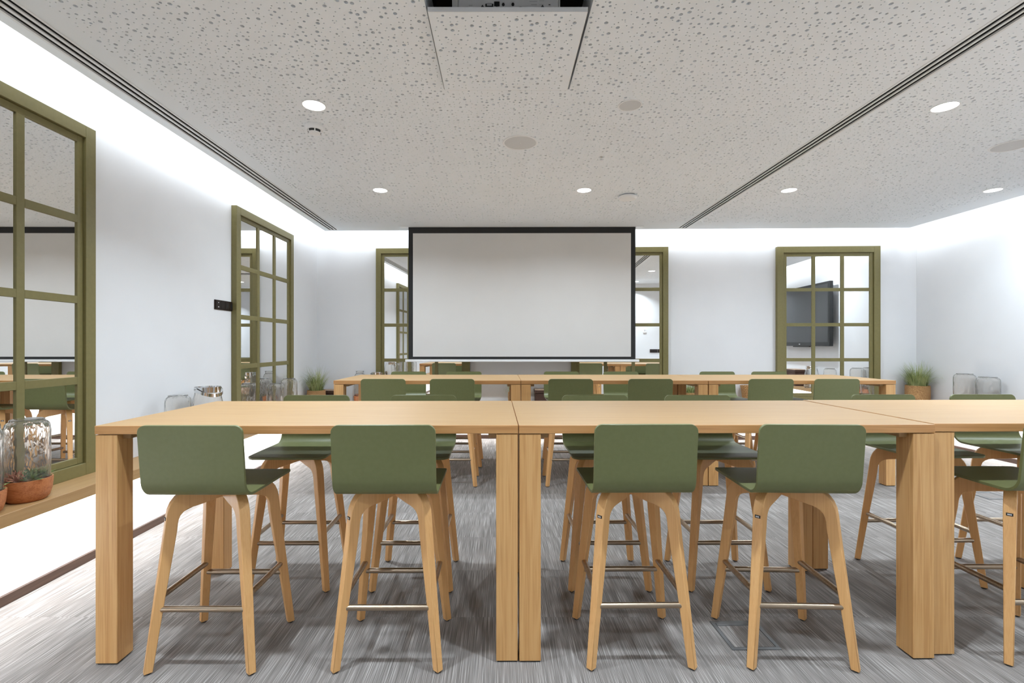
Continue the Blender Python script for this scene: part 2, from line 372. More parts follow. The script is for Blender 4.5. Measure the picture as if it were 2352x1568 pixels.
# ------------------------------------------------------------------ mirrors with glazing bars
def mirror(loc, rz, W, label, fw=0.077, sw=0.042):
    e = empty('window_mirror', loc, rz)            # local x along the wall, -y into the room, z up from the ledge
    z0, z1 = 0.0, 2.26; h = W/2; D = 0.055
    for a in ((-h, -h+fw, z0, z1), (h-fw, h, z0, z1)): MB().box(a[0], a[1], -D, 0, a[2], a[3]).build('frame_stile', M['olive'], e, bevel=0.002)
    for a in ((z0, z0+fw), (z1-fw, z1)): MB().box(-h+fw, h-fw, -D, 0, a[0], a[1]).build('frame_rail', M['olive'], e, bevel=0.002)
    i0, i1, k0, k1 = -h+fw, h-fw, z0+fw, z1-fw; Ds = 0.036
    for a in ((i0+0.002, i0+sw), (i1-sw, i1-0.002)): MB().box(a[0], a[1], -Ds, 0, k0+0.002, k1-0.002).build('sash_stile', M['olive'], e, bevel=0.0015)
    for a in ((k0+0.002, k0+sw), (k1-sw, k1-0.002)): MB().box(i0+sw, i1-sw, -Ds, 0, a[0], a[1]).build('sash_rail', M['olive'], e, bevel=0.0015)
    a0, a1, b0, b1 = i0+sw, i1-sw, k0+sw, k1-sw; bw = 0.048
    pw = (a1-a0-2*bw)/3; ph = (b1-b0-3*bw)/4
    for k in range(2):
        x = a0 + pw*(k+1) + bw*k; MB().box(x, x+bw, -Ds, -0.001, b0, b1).build('glazing_bar', M['olive'], e, bevel=0.0015)
    for k in range(3):
        z = b0 + ph*(k+1) + bw*k
        for c_ in range(3):
            x = a0 + c_*(pw+bw); MB().box(x, x+pw, -Ds, -0.001, z, z+bw).build('glazing_bar', M['olive'], e, bevel=0.0015)
    for r_ in range(4):
        for c_ in range(3):
            x = a0 + c_*(pw+bw); z = b0 + r_*(ph+bw)
            MB().box(x, x+pw, -0.026, -0.004, z, z+ph).build('mirror_pane', M['mirror'], e)
    tag(e, label, 'mirror', 'olive framed wall mirrors')
    return e
YM = [ (1.85+3.21)/2, (4.92+6.28)/2 ]
mirror((XL, YM[0], LEDGE), R(90), 1.36, 'olive framed grid mirror at the left edge, above the succulent terrarium')
mirror((XL, YM[1], LEDGE), R(90), 1.36, 'olive framed grid mirror on the left wall beside the dark socket plate')
def onback(u, d=0, z=0): return (u*math.cos(AB) - d*math.sin(AB)*-1*-1, YB - u*math.sin(AB) - d*math.cos(AB), z)
for u, W, lab in ((-1.145, 1.39, 'olive framed grid mirror half hidden behind the left side of the screen'),
                  (1.735, 1.40, 'olive framed grid mirror half hidden behind the right side of the screen'),
                  (4.735, 1.45, 'olive framed grid mirror on the back wall reflecting a large display')):
    mirror(onback(u, 0.017, LEDGE), -AB - 0.019, W, lab, *((0.09, 0.05) if W > 1.42 else (0.077, 0.042)))

# ------------------------------------------------------------------ projection screen
def screen():
    y = 6.70; e = empty('projection_screen', (0, y, 0), -0.006)
    s = y/F; X = lambda px: (px - 1150)*s; Z = lambda py: H + (791 - py)*s
    xl, xr, zt, zb = X(938), X(1459), C - 0.001, Z(825)
    bl = 0.062; bt = 0.085; bbm = 0.037
    MB().box(xl+bl, xr-bl, -0.001, 0.0015, zb+bbm, zt-bt).build('screen_fabric', M['screen'], e)
    MB().box(xl, xl+bl, -0.001, 0.0015, zb, zt).build('black_border', M['border'], e)
    MB().box(xr-bl, xr, -0.001, 0.0015, zb, zt).build('black_border', M['border'], e)
    MB().box(xl+bl, xr-bl, -0.001, 0.0015, zt-bt, zt).build('black_border', M['border'], e)
    MB().box(xl+bl, xr-bl, -0.001, 0.0015, zb, zb+bbm).build('black_border', M['border'], e)
    MB().box(xl-0.045, xr+0.05, -0.014, 0.014, zb-0.034, zb-0.001).build('weight_bar', M['white'], e, bevel=0.006, seg=2)
    t = MB(); t.box(xl-0.11, xl-0.01, -0.045, 0.045, zt-0.004, zt+0.0); t.box(xr+0.01, xr+0.11, -0.045, 0.045, zt-0.004, zt+0.0)
    t.box(xl-0.01, xr+0.01, -0.045, -0.02, zt-0.003, zt+0.0); t.build('ceiling_slot_trim', M['white'], e)
    tag(e, 'large pulled-down projection screen with black border and white bottom bar', 'screen')
screen()

# ------------------------------------------------------------------ projector on its lowered ceiling panel
pn = MB(); pz = H + 1.597
perforated(pn, -0.340, 2.336, 20, 19, pz, seed=5, depth=0.010)
xa, xb, ya, yb_ = -0.348, 0.416, 2.325, 3.038; xi, xj, yi, yj = -0.340, -0.340 + 20*cs, 2.336, 2.336 + 19*cs
for q in (((xa,ya),(xi,ya),(xi,yb_),(xa,yb_)), ((xj,ya),(xb,ya),(xb,yb_),(xj,yb_)), ((xi,ya),(xj,ya),(xj,yi),(xi,yi)), ((xi,yj),(xj,yj),(xj,yb_),(xi,yb_))):
    pn.quad(*[(p[0], p[1], pz) for p in q])
lift = empty('projector_lift', (0, 0, 0))
pn.build('ceiling_panel', [M['ceil'], M['felt']], lift)
fr_ = MB(); fr_.box(xa, xb, ya - 0.004, ya, pz - 0.001, pz + 0.022); fr_.box(xa, xb, yb_, yb_ + 0.003, pz, pz + 0.022)
fr_.box(xa - 0.003, xa, ya - 0.004, yb_ + 0.003, pz, pz + 0.022); fr_.box(xb, xb + 0.003, ya - 0.004, yb_ + 0.003, pz, pz + 0.022); fr_.box(xa, xb, ya, yb_, pz + 0.0125, pz + 0.022)
fr_.build('panel_edge_profile', M['alu'], lift)
hb = MB(); hx0, hx1, hy0, hy1 = HX, HX + 22*cs, HY, HY + 23*cs
for q in (((hx0,hy0),(hx1,hy0)), ((hx1,hy0),(hx1,hy1)), ((hx1,hy1),(hx0,hy1)), ((hx0,hy1),(hx0,hy0))):
    (x0,y0),(x1,y1) = q; hb.quad((x0,y0,C+0.19),(x1,y1,C+0.19),(x1,y1,C+0.29),(x0,y0,C+0.29))
hb.quad((hx0,hy0,C+0.29),(hx1,hy0,C+0.29),(hx1,hy1,C+0.29),(hx0,hy1,C+0.29))
hb.build('lift_shaft', M['void'], lift)
rm = MB(); rm.box(hx0-0.012, hx0, hy0, hy1, C+0.013, C+0.19); rm.box(hx1, hx1+0.012, hy0, hy1, C+0.013, C+0.19); rm.box(hx0, hx1, hy0-0.012, hy0, C+0.013, C+0.19); rm.box(hx0, hx1, hy1, hy1+0.012, C+0.013, C+0.19)
for q in ((hx0-0.0005,hx0,hy0,hy1),(hx1,hx1+0.0005,hy0,hy1),(hx0,hx1,hy0-0.0005,hy0),(hx0,hx1,hy1,hy1+0.0005)): rm.box(q[0],q[1],q[2],q[3],C,C+0.013)
rm.build('opening_rim', M['ceil'], lift)
tag(lift, 'lowered perforated ceiling panel with white front lip carrying the projector', 'projector lift')
pj = empty('projector', (0.04, 2.60, pz + 0.022)); yf = 2.36
PX = lambda px: (px - 1150)*yf/F - 0.04
PZ = lambda py: H + (791 - py)*yf/F - (pz + 0.022)
MB().box(PX(1053), PX(1283), yf - 2.60, 0.22, 0.012, 0.16).build('projector_body', M['ports'], pj, bevel=0.006, seg=2)
for a, b in ((1038, 1052.5), (1283.5, 1287)): MB().box(PX(a), PX(b), yf - 2.60 + 0.004, 0.22, 0.012, 0.155).build('side_cheek', M['alu'], pj, bevel=0.004)
def port(x0, x1, y0, y1, m, name='port', d=0.003): MB().box(PX(x0), PX(x1), yf - 2.60 - d, yf - 2.60 - 0.0002, PZ(y1), PZ(y0)).build(name, M[m], pj, bevel=0.001)
port(1115, 1133, 9, 16, 'black'); port(1118, 1130, 10.5, 14.5, 'grill', 'vga_socket', 0.005)
port(1135, 1147.5, 4, 15, 'black', 'socket_plate')
for px, py, r_ in ((1141, 11.5, 4), (1156, 11.5, 3.2), (1178, 11, 3.2)):
    mb = MB(); n = 14; rr = r_*yf/F
    ring = [(PX(px) + rr*math.cos(2*math.pi*i/n), PZ(py) + rr*math.sin(2*math.pi*i/n)) for i in range(n)]
    y1 = yf - 2.60 - 0.006; y0 = yf - 2.60
    mb.add([(x,y1,z) for x,z in ring] + [(x,y0,z) for x,z in ring], [tuple(range(n))] + [(i,(i+1)%n,(i+1)%n+n,i+n) for i in range(n)])
    mb.build('round_jack', M['black'], pj)
port(1148, 1164, 16.5, 22, 'black', 'hdmi_socket'); port(1172, 1185, 20, 24, 'black', 'hdmi_socket'); port(1193, 1198, 16, 17.5, 'black', 'screw'); port(1260, 1264, 10.5, 12, 'black', 'screw')
for a in (1108, 1246):   # printed legends and small feet
    mb = MB(); x = PX(a); z = PZ(11); y0 = yf - 2.60
    mb.add([(x,y0-0.001,z),(x-0.02,y0-0.001,z-0.03),(x+0.022,y0-0.001,z-0.03),(x,y0-0.03,z-0.03)], [(0,1,3),(0,3,2),(1,2,3)]); mb.build('bracket_foot', M['black'], pj)
for x0, x1, y0_, y1_ in ((1120,1129,6,7.2),(1153,1160,5,6.2),(1174,1182,4,5.2),(1216,1234,2,4.2),(1239,1250,1,2.6),(1239,1249,10,11.4),(1220,1233,9.5,12),(1077,1085,11,15)):
    port(x0, x1, y0_, y1_, 'grill', 'printed_legend', 0.0006)
tag(pj, 'white projector with rear sockets sitting above the lowered ceiling panel', 'projector')

# ------------------------------------------------------------------ ceiling fittings
def downlight(x, y, lit, label):
    e = empty('downlight', (x, y, C)); 
    MB().lathe([(0.074, 0.004), (0.080, -0.001), (0.080, -0.004), (0.073, -0.004), (0.071, 0.001)], 36).build('trim_ring', M['white'], e, smooth=40)
    MB().lathe([(0.0, -0.0015), (0.072, -0.0015), (0.072, 0.004)], 36).build('diffuser', M['lamp'] if lit else M['grill'], e)
    tag(e, label, 'downlight', 'round recessed downlights')
    if lit:
        area('downlight_lamp', (x, y, C - 0.008), (0, 0, 0), 0.11, 0.11, P_DOWN if y > 4 else P_DOWN*0.84, 'DISK', DAY, R(155 if y > 4 else 122))
XD = (-1.27, 0.88, 3.04, 5.19)
where = ('nearest the left wall', 'second from the left', 'right of the right-hand air diffuser', 'nearest the right wall')
for i, x in enumerate(XD):
    downlight(x, 5.1, True, 'lit round downlight in the far row of the ceiling, ' + where[i])
downlight(XD[0], 3.29, True, 'lit round downlight above the front tables, next to the smoke detector')
downlight(XD[1], 3.29, False, 'unlit grey downlight in the ceiling between the air diffuser and projector panel')
downlight(XD[2], 3.31, True, 'largest lit downlight right of the right-hand air diffuser')
downlight(XD[3], 3.3, True, 'lit downlight close to the right wall above the large display')
for i, x in enumerate(XD):
    downlight(x, 1.5, True, 'lit downlight of the row above the camera, ' + where[i])
downlight(XD[0], -0.6, True, 'unseen downlight added to light the entrance bay near the left wall'); downlight(XD[1], -0.6, True, 'unseen downlight added to light the entrance bay right of the camera')  # two unseen lamps, added because the entrance bay needs light
def speaker(x, y, label):
    e = empty('ceiling_speaker', (x, y, C))
    MB().lathe([(0.127, 0.002), (0.142, 0.002), (0.142, -0.004), (0.134, -0.006), (0.127, -0.004)], 48, close=True).build('speaker_rim', M['white'], e, smooth=40)
    MB().lathe([(0.0, -0.0045), (0.06, -0.004), (0.127, -0.0015)], 48).build('speaker_grille', M['grill'], e, smooth=60)
    MB().lathe([(0.0, -0.007), (0.006, -0.0065), (0.008, -0.004)], 16).build('centre_badge', M['alu'], e, smooth=60)
    tag(e, label, 'speaker', 'round ceiling speakers')
speaker(0.157, 3.90, 'round grey ceiling speaker between the projector panel and the screen')
speaker(4.18, 3.955, 'round grey ceiling speaker cut by the right edge of the photo')
e = empty('smoke_detector', (-1.385, 3.60, C))
MB().lathe([(0.062, 0.0), (0.064, -0.012), (0.062, -0.03), (0.056, -0.036), (0.0, -0.036)], 40).build('detector_base', M['white'], e, smooth=40)
MB().lathe([(0.05, -0.034), (0.047, -0.05), (0.0, -0.05)], 40).build('sensing_chamber', M['black'], e, smooth=40)
for k in range(6):
    a = k*math.pi/3 + 0.4; MB().box(-0.004, 0.004, 0.030, 0.053, -0.056, -0.034).build('cage_rib', M['white'], e).rotation_euler = (0, 0, a)
MB().lathe([(0.042, -0.050), (0.040, -0.058), (0.028, -0.062), (0.0, -0.062)], 32).build('detector_cap', M['white'], e, smooth=40)
tag(e, 'white slotted smoke detector hanging below the ceiling next to a downlight', 'smoke detector')
e = empty('ceiling_sensor', (1.385, 5.28, C))
MB().lathe([(0.06, 0), (0.06, -0.012), (0.0, -0.012)], 36).build('sensor_base', M['white'], e, smooth=40)
MB().lathe([(0.085, -0.012), (0.098, -0.016), (0.098, -0.03), (0.085, -0.042), (0.0, -0.046)], 40).build('sensor_disc', M['white'], e, smooth=40)
tag(e, 'flat white round sensor disc on the ceiling in front of the screen', 'sensor')
e = empty('sprinkler', (0.872, 4.20, C)); MB().lathe([(0.02, 0), (0.02, -0.004), (0.007, -0.006), (0.006, -0.02), (0.0, -0.02)], 20).build('escutcheon', M['chrome'], e, smooth=40)
MB().lathe([(0.012, -0.02), (0.012, -0.023), (0.0, -0.023)], 16).build('deflector', M['chrome'], e)
tag(e, 'tiny metal sprinkler head in the middle of the ceiling', 'sprinkler')

# ------------------------------------------------------------------ wall fittings
def sockets(loc, rz, W, Hh, n, name, label):
    e = empty(name, loc, rz); h = W/2
    MB().box(-h, h, -0.010, 0, -Hh/2, Hh/2).build('cover_plate', M['sock'], e, bevel=0.003)
    cell = (W - 0.03)/n
    for k in range(n):
        x = -h + 0.015 + cell*k; ins = MB().box(x+0.002, x+cell-0.002, -0.013, -0.010, -Hh/2+0.010, Hh/2-0.010).build('insert', M['sock_in'], e, bevel=0.001)
        if k >= n-2:
            mb = MB(); nn = 18; r_ = min(cell, Hh)*0.27; cx = x + cell/2
            mb.add([(cx + r_*math.cos(2*math.pi*i/nn), -0.0136, r_*math.sin(2*math.pi*i/nn)) for i in range(nn)] + [(cx + r_*math.cos(2*math.pi*i/nn), -0.012, r_*math.sin(2*math.pi*i/nn)) for i in range(nn)],
                   [tuple(range(nn))] + [(i,(i+1)%nn,(i+1)%nn+nn,i+nn) for i in range(nn)])
            mb.build('socket_well', M['black'], ins)
        if k == 0:
            MB().box(x+cell/2-0.006, x+cell/2+0.006, -0.0145, -0.013, 0.018, 0.024).build('white_mark', M['white'], ins); MB().box(x+cell/2-0.008, x+cell/2+0.008, -0.0145, -0.013, -0.024, -0.017).build('white_mark', M['white'], ins)
    tag(e, label, 'wall socket'); return e
sockets((XL, 4.79, 1.745), R(90), 0.335, 0.094, 4, 'socket_plate', 'dark bronze four-gang socket plate on the left wall beside the mirror')
sockets((3.62, YR, 1.19), R(180), 0.25, 0.09, 3, 'socket_plate', 'dark socket plate on the rear wall, seen only in a mirror')
e = empty('thermostat', (3.36, YR, 1.72), R(180)); MB().box(-0.045, 0.045, -0.018, 0, -0.045, 0.045).build('thermostat_body', M['white'], e, bevel=0.004); MB().box(-0.024, 0.024, -0.0195, -0.018, -0.008, 0.036).build('thermostat_display', M['grill'], e)
tag(e, 'white thermostat on the rear wall, seen only in a mirror', 'thermostat')
# large display on the right wall
e = empty('wall_display', (XR, 4.03, 1.33), R(-90))    # local -y points into the room
MB().box(-1.02, 1.02, -0.17, -0.10, 0, 1.2).build('display_body', M['black'], e, bevel=0.006)
MB().box(-0.98, 0.98, -0.173, -0.17, 0.075, 1.155).build('display_panel', M['tv'], e)
for x in (-0.5, 0.5): MB().box(x-0.04, x+0.04, -0.10, 0, 0.3, 0.9).build('wall_bracket', M['black'], e)
MB().box(-0.02, 0.02, -0.174, -0.17, 0.03, 0.045).build('badge', M['alu'], e); MB().box(-0.3, 0.3, -0.15, -0.11, -0.02, 0.0).build('sensor_bar', M['black'], e)
tag(e, 'large dark display on the right wall, seen in the back mirror', 'display')

# ------------------------------------------------------------------ tables
TH = 1.015
def make_table():
    e = empty('bar_table'); W, D = 1.797, 0.90; t = 0.036; lw = 0.092
    tb_ = MB().box(0, W, 0, D, TH - t, TH); tb_.m = [0, 0, 1, 1, 1, 1]; tb_.build('table_top', [M['oak_x'], M['oak_edge']], e, bevel=0.0015)
    for sx in (0, 1):
        for sy in (0, 1):
            x0 = 0.002 if sx == 0 else W - 0.002 - lw; y0 = 0.002 if sy == 0 else D - 0.002 - lw
            l = MB().box(x0, x0+lw, y0, y0+lw, 0.006, TH - t - 0.003).build('leg', M['oak_z'], e, bevel=0.002)
            MB().box(x0+0.006, x0+lw-0.006, y0+0.006, y0+lw-0.006, 0.0, 0.006).build('foot_pad', M['rubber'], l)
        x0 = lw - 0.02 if sx == 0 else W - lw - 0.036
        MB().box(x0, x0+0.056, 0.035, D - 0.035, TH - t - 0.024, TH - t).build('cross_rail', M['oak_y'], e, bevel=0.002)
    return e
table0 = make_table(); used = [False]
def place_table(x, y, rz, label, grp):
    t = table0 if not used[0] else copy_tree(table0); used[0] = True
    t.location = (x, y, 0); t.rotation_euler = (0, 0, rz); tag(t, label, 'table', grp)
place_table(-1.722, 2.050, R(0.6), 'oak bar table in the near row, leftmost, next to the left wall ledge', 'near row of oak tables')
place_table(0.078, 2.067, R(0.6), 'oak bar table in the middle of the near row', 'near row of oak tables')
place_table(1.892, 2.113, R(0.6), 'oak bar table at the right of the near row, cut by the frame', 'near row of oak tables')
place_table(-1.604, 4.640, 0, 'oak bar table in the far row, left, near the basket of grass', 'far row of oak tables')
place_table(0.196, 4.645, 0, 'oak bar table in the far row, in the middle under the screen', 'far row of oak tables')
place_table(1.996, 4.640, 0, 'oak bar table in the far row, right, in front of the far right mirror', 'far row of oak tables')

# ------------------------------------------------------------------ bar stools
def make_stool():
    e = empty('bar_stool'); th = 0.012; HW = 0.211; RC = 0.032
    # shell profile (inner face), y forward
    prof = []
    yf_, zs = 0.217, 0.747
    for k in range(4): prof.append((yf_ - 0.03*k/3, zs - 0.004*(1 - k/3)**2))
    prof += [(0.10, zs + 0.0005), (0.0, zs), (-0.08, zs - 0.001), (-0.150, zs - 0.001)]
    rad = 0.062; lean = R(5.5); cy, cz = -0.160, zs - 0.001 + rad
    for k in range(1, 9):
        a = (math.pi/2 - lean)*k/8; prof.append((cy - rad*math.sin(a), cz - rad*math.cos(a)))
    y0, z0 = prof[-1]; ztop = 1.037; L = (ztop - z0)/math.cos(lean); 
    for k in (0.15, 0.3, 0.45, 0.6, 0.75, 0.86): prof.append((y0 - L*k*math.sin(lean), z0 + L*k*math.cos(lean)))
    for k in range(1, 7):
        q = 1 - (RC/L)*(1 - math.sin(k*math.pi/12)); prof.append((y0 - L*q*math.sin(lean), z0 + L*q*math.cos(lean)))
    P = [Vector((0, a, b)) for a, b in prof]; n = len(P)
    arc = [0.0]
    for i in range(1, n): arc.append(arc[-1] + (P[i] - P[i-1]).length)
    tot = arc[-1]
    def hw(s):
        d = min(s, tot - s)
        return HW if d >= RC else HW - RC + math.sqrt(max(RC*RC - (RC - d)**2, 0))
    ns = 4; vs_ = []
    for side in (0, 1):
        for i in range(n):
            t = (P[min(i+1, n-1)] - P[max(i-1, 0)]).normalized(); nrm = Vector((0, t.z, -t.y))   # pointing down / backwards
            if nrm.z > 0 and i < 4: nrm = -nrm
            nrm = Vector((0, -abs(nrm.y) if i > 6 else nrm.y, -abs(nrm.z)))
            p = P[i] + nrm*(th*side); h = hw(arc[i])
            if i in (0, n-1): h = HW - RC
            for k in range(ns+1): vs_.append((h*(2*k/ns - 1), p.y, p.z))
    fs = []; w_ = ns+1; off = n*w_
    for i in range(n-1):
        for k in range(ns):
            a = i*w_+k; fs.append((a, a+1, a+1+w_, a+w_)); fs.append((off+a, off+a+w_, off+a+w_+1, off+a+1))
        a = i*w_; fs.append((a, a+w_, off+a+w_, off+a)); a = i*w_+ns; fs.append((a, off+a, off+a+w_, a+w_))
    for k in range(ns):
        fs.append((k, off+k, off+k+1, k+1)); a = (n-1)*w_+k; fs.append((a, a+1, off+a+1, off+a))
    MB().add(vs_, fs).build('seat_shell', M['green'], e, smooth=35, bevel=0.002)
    # four bent legs that run diagonally to the middle of the seat
    fxp, fyp = 0.213, 0.188; rf = math.hypot(fxp, fyp); zt = 0.7345
    out, inn, wd = [], [], []
    def st(o, i, w__): out.append(o); inn.append(i); wd.append(w__)
    st((rf+0.016, 0.006), (rf-0.015, 0.006), 0.030); st((rf-0.020, 0.30), (rf-0.056, 0.29), 0.035); st((rf-0.045, 0.50), (rf-0.087, 0.49), 0.039); st((rf-0.055, 0.585), (rf-0.099, 0.572), 0.041)
    outs = [(rf-0.060, 0.63), (rf-0.065, 0.66), (rf-0.076, 0.688), (rf-0.093, 0.711), (rf-0.114, 0.727), (rf-0.136, zt), (0.10, zt), (0.05, zt), (0.0, zt)]
    inns = [(rf-0.101, 0.598), (rf-0.104, 0.616), (rf-0.110, 0.632), (rf-0.121, 0.645), (rf-0.136, 0.654), (rf-0.156, 0.660), (0.085, 0.667), (0.045, 0.675), (0.0, 0.683)]
    for k in range(9): st(outs[k], inns[k], 0.042 if k < 6 else 0.042 - 0.003*(k-5))
    legs = []
    for sx, sy in ((-1,-1), (1,-1), (-1,1), (1,1)):
        d = Vector((sx*fxp/rf, sy*fyp/rf, 0)); tn = Vector((-d.y, d.x, 0)); vv = []
        for o, i, w__ in zip(out, inn, wd):
            for (r_, z_), s_ in ((o, -1), (o, 1), (i, 1), (i, -1)): vv.append(d*r_ + Vector((0,0,z_)) + tn*(s_*w__/2))
        m_ = len(out); ff = []
        for j in range(m_-1):
            for k in range(4): ff.append((j*4+k, j*4+(k+1)%4, (j+1)*4+(k+1)%4, (j+1)*4+k))
        ff.append((3,2,1,0)); a = (m_-1)*4; ff.append((a,a+1,a+2,a+3))
        l = MB().add(vv, ff).build('leg', M['beech'], e, smooth=30, bevel=0.0025)
        c_ = d*rf; MB().lathe([(0.012, 0.0), (0.012, 0.007)], 12, c_.x, c_.y, 0).build('foot_glide', M['rubber'], l)
        legs.append(l)
        if (sx, sy) == (-1, -1):                     # small maker's plate on the outer face
            zc = 0.625; rr_ = rf - 0.0592
            q = [d*(rr_+0.0018) + tn*s_*0.011 + Vector((0,0,zc+dz)) for s_, dz in ((-1,-0.006),(1,-0.006),(1,0.006),(-1,0.006))]
            q2 = [p - d*0.004 for p in q]
            pl = MB().add(q + q2, [(0,1,2,3),(0,4,5,1),(1,5,6,2),(2,6,7,3),(3,7,4,0)]).build('maker_plate', M['black'], l)
            mk = MB()
            for k in range(4):
                a = -0.007 + k*0.0036; mk.add([d*(rr_+0.0022) + tn*(a+da) + Vector((0,0,zc+dz)) for da, dz in ((0,-0.0028),(0.0024,-0.0028),(0.0024,0.0028),(0,0.0028))], [(0,1,2,3)])
            mk.v = mk.v
            for i_, p in enumerate(mk.v): pass
            mk2 = mk.build('plate_marks', M['white'], l)
    def rz_(z): return rf - 0.006 - (z/0.5)*0.055
    def at(sx, sy, z, inset=0.004):
        r_ = rz_(z); return Vector((sx*fxp/rf*(r_-inset), sy*fyp/rf*(r_-inset), z))
    for (a, b, z) in (((-1,-1),(1,-1),0.254), ((-1,1),(1,1),0.258), ((-1,-1),(-1,1),0.302), ((1,-1),(1,1),0.302)):
        MB().tube([at(*a, z), at(*b, z)], 0.0125, 16).build('footrest_bar', M['steel'], e, smooth=40)
    return e
stool0 = make_stool(); sused = [False]
def place_stool(x, y, rz, label, grp):
    s = stool0 if not sused[0] else copy_tree(stool0); sused[0] = True
    s.location = (x, y, 0); s.rotation_euler = (0, 0, rz); tag(s, label, 'bar stool', grp)
G = ('stools on the near side of the near tables', 'stools on the far side of the near tables', 'stools on the near side of the far tables', 'stools on the far side of the far tables')
base = 'green bar stool with beech legs, '
for x, y, a, lab in ((-1.2445, 2.187, 0, 'nearest camera, first from the left, back towards us'),
                     (-0.4755, 2.199, 0.4, 'nearest camera, second from the left, back towards us'),
                     (0.590, 2.216, 0.6, 'nearest camera, third from the left, back towards us'),
                     (1.272, 2.210, -2.0, 'nearest camera, fourth from the left, beside the floor box'),
                     (2.372, 2.24, -0.5, 'cut off by the right edge of the photo')):
    place_stool(x, y, R(a), base + lab, G[0])
for x, y, a, lab in ((-1.176, 2.850, 0.5, 'facing us across the near left table, left one'),
                     (-0.494, 2.850, 0, 'facing us across the near left table, right one'),
                     (0.604, 2.855, 0, 'facing us across the near middle table, left one'),
                     (1.262, 2.855, 0, 'facing us across the near middle table, right one'),
                     (2.482, 2.885, 1.5, 'facing us across the near right table, left one'),
                     (3.130, 2.895, 0, 'facing us across the near right table, right one')):
    place_stool(x, y, R(180 + a), base + lab, G[1])
nth = ('first', 'second', 'third', 'fourth', 'fifth', 'sixth')
for k, x in enumerate((-1.111, -0.457, 0.662, 1.411, 2.551, 3.174)):
    place_stool(x, 4.81, R((0.6, 0, -0.5, 0.5, 0, -0.4)[k]), 'green bar stool at the near side of the far tables, %s from the left' % nth[k], G[2])
for k, x in enumerate((-1.103, -0.440, 0.727, 1.440, 2.594, 3.216)):
    place_stool(x, 5.55, R(180), 'green bar stool below the screen wall, behind the far tables, %s from left' % nth[k], G[3])

# ------------------------------------------------------------------ floor boxes
def floorbox(x, y, rz, label, open_=True):
    e = empty('floor_box', (x, y, 0), rz); a = 0.112; b = 0.094
    for q in ((-a, a, -a, -b), (-a, a, b, a), (-a, -b, -b, b), (b, a, -b, b)): MB().box(q[0], q[1], q[2], q[3], 0.0, 0.004).build('box_frame', M['floorbox'], e, bevel=0.001)
    MB().box(-b+0.002, b-0.002, -b+0.002, b-0.024, 0.0, 0.003).build('carpet_lid', M['carpet'], e)
    MB().box(-b+0.002, b-0.002, b-0.022, b-0.002, 0.0, 0.0045).build('hinge_flap', M['floorbox'], e, bevel=0.001)
    tag(e, label, 'floor box', 'floor socket boxes')
floorbox(1.140, 2.265, R(1), 'grey framed floor socket box beside the front stool')
floorbox(4.40, 4.36, R(0), 'thin framed floor socket box on the carpet at far right')

# ------------------------------------------------------------------ things on the ledges
def glass_shell(prof, th=0.003):
    inn = [(max(r - th, 0.0005), z - (th if i > len(prof)*0.6 else 0)) for i, (r, z) in enumerate(prof)]
    return prof, inn
def cloche_mesh(r, h, z0, neck=None):
    o = [(r*0.985, z0), (r, z0+0.02), (r, z0+h-0.055), (r*0.985, z0+h-0.035), (r*0.93, z0+h-0.018), (r*0.84, z0+h-0.008)]
    if neck: o += [(neck+0.012, z0+h), (neck, z0+h+0.010), (neck, z0+h+0.035), (neck+0.005, z0+h+0.042), (neck+0.003, z0+h+0.047), (0.0005, z0+h+0.047)]
    else: o += [(r*0.76, z0+h-0.004), (r*0.74, z0+h+0.006), (r*0.70, z0+h+0.008), (0.0005, z0+h+0.004)]
    i_ = [(max(a-0.0035, 0.0005), b-0.0035 if k > 2 else b) for k, (a, b) in enumerate(o)]
    return MB().lathe(o + i_[::-1], 40, close=True)
def rosette(mb, x, y, z, n, L, spread, wdt):
    for k in range(n):
        a = k*2.39996; el = 0.25 + 1.15*(k/n); d = Vector((math.cos(a)*math.cos(el), math.sin(a)*math.cos(el), math.sin(el)))
        s_ = Vector((-math.sin(a), math.cos(a), 0)); p = Vector((x, y, z)); L_ = L*(1 - 0.4*k/n); up_ = d.cross(s_)*-1
        mb.add([p - s_*wdt*0.4, p + s_*wdt*0.4, p + d*L_*0.5 + s_*wdt, p + d*L_*0.5 - s_*wdt, p + d*L_, p + d*L_*0.45 + up_*-wdt*0.8],
               [(0,1,2,3), (3,2,4), (0,3,5), (1,5,2), (0,5,1), (3,4,5), (2,5,4)])
def terrarium(loc, r, h, label, neck=None, plants=True, rot=0):
    e = empty('glass_terrarium', loc, rot); bh = 0.118*r/0.104
    MB().lathe([(0.0, 0.0), (r*0.72, 0.0), (r*0.88, bh*0.14), (r*0.98, bh*0.45), (r*1.02, bh*0.85), (r*1.02, bh), (r*0.95, bh), (r*0.94, bh*0.8), (0.0, bh*0.8)], 40).build('wooden_bowl', M['bowl'], e, smooth=40)
    MB().lathe([(r*0.935, bh*0.80), (r*0.6, bh*0.92), (0.0, bh*0.95)], 24).build('soil', M['soil'], e, smooth=60)
    cloche_mesh(r*0.925, h, bh*0.82, neck).build('glass_cloche', M['glass'], e, smooth=50)
    if plants:
        rnd = random.Random(int(loc[1]*100))
        for k in range(7):
            a = k*0.9 + 0.3; rr_ = r*(0.0 if k == 0 else 0.55); mb = MB(); rosette(mb, rr_*math.cos(a), rr_*math.sin(a), bh*0.9, 16, rnd.uniform(0.07, 0.10)*r/0.118, 1, 0.008)
            mb.build('succulent', M['succ_red' if k in (3, 4, 5) and plants != 2 else 'succ'], e)
    tag(e, label, 'terrarium', 'glass domes on the ledges'); return e
xl = -2.562
terrarium((xl - 0.012, 2.63, LEDGE), 0.104, 0.335, 'glass dome over red and green succulents in a reddish wooden bowl')
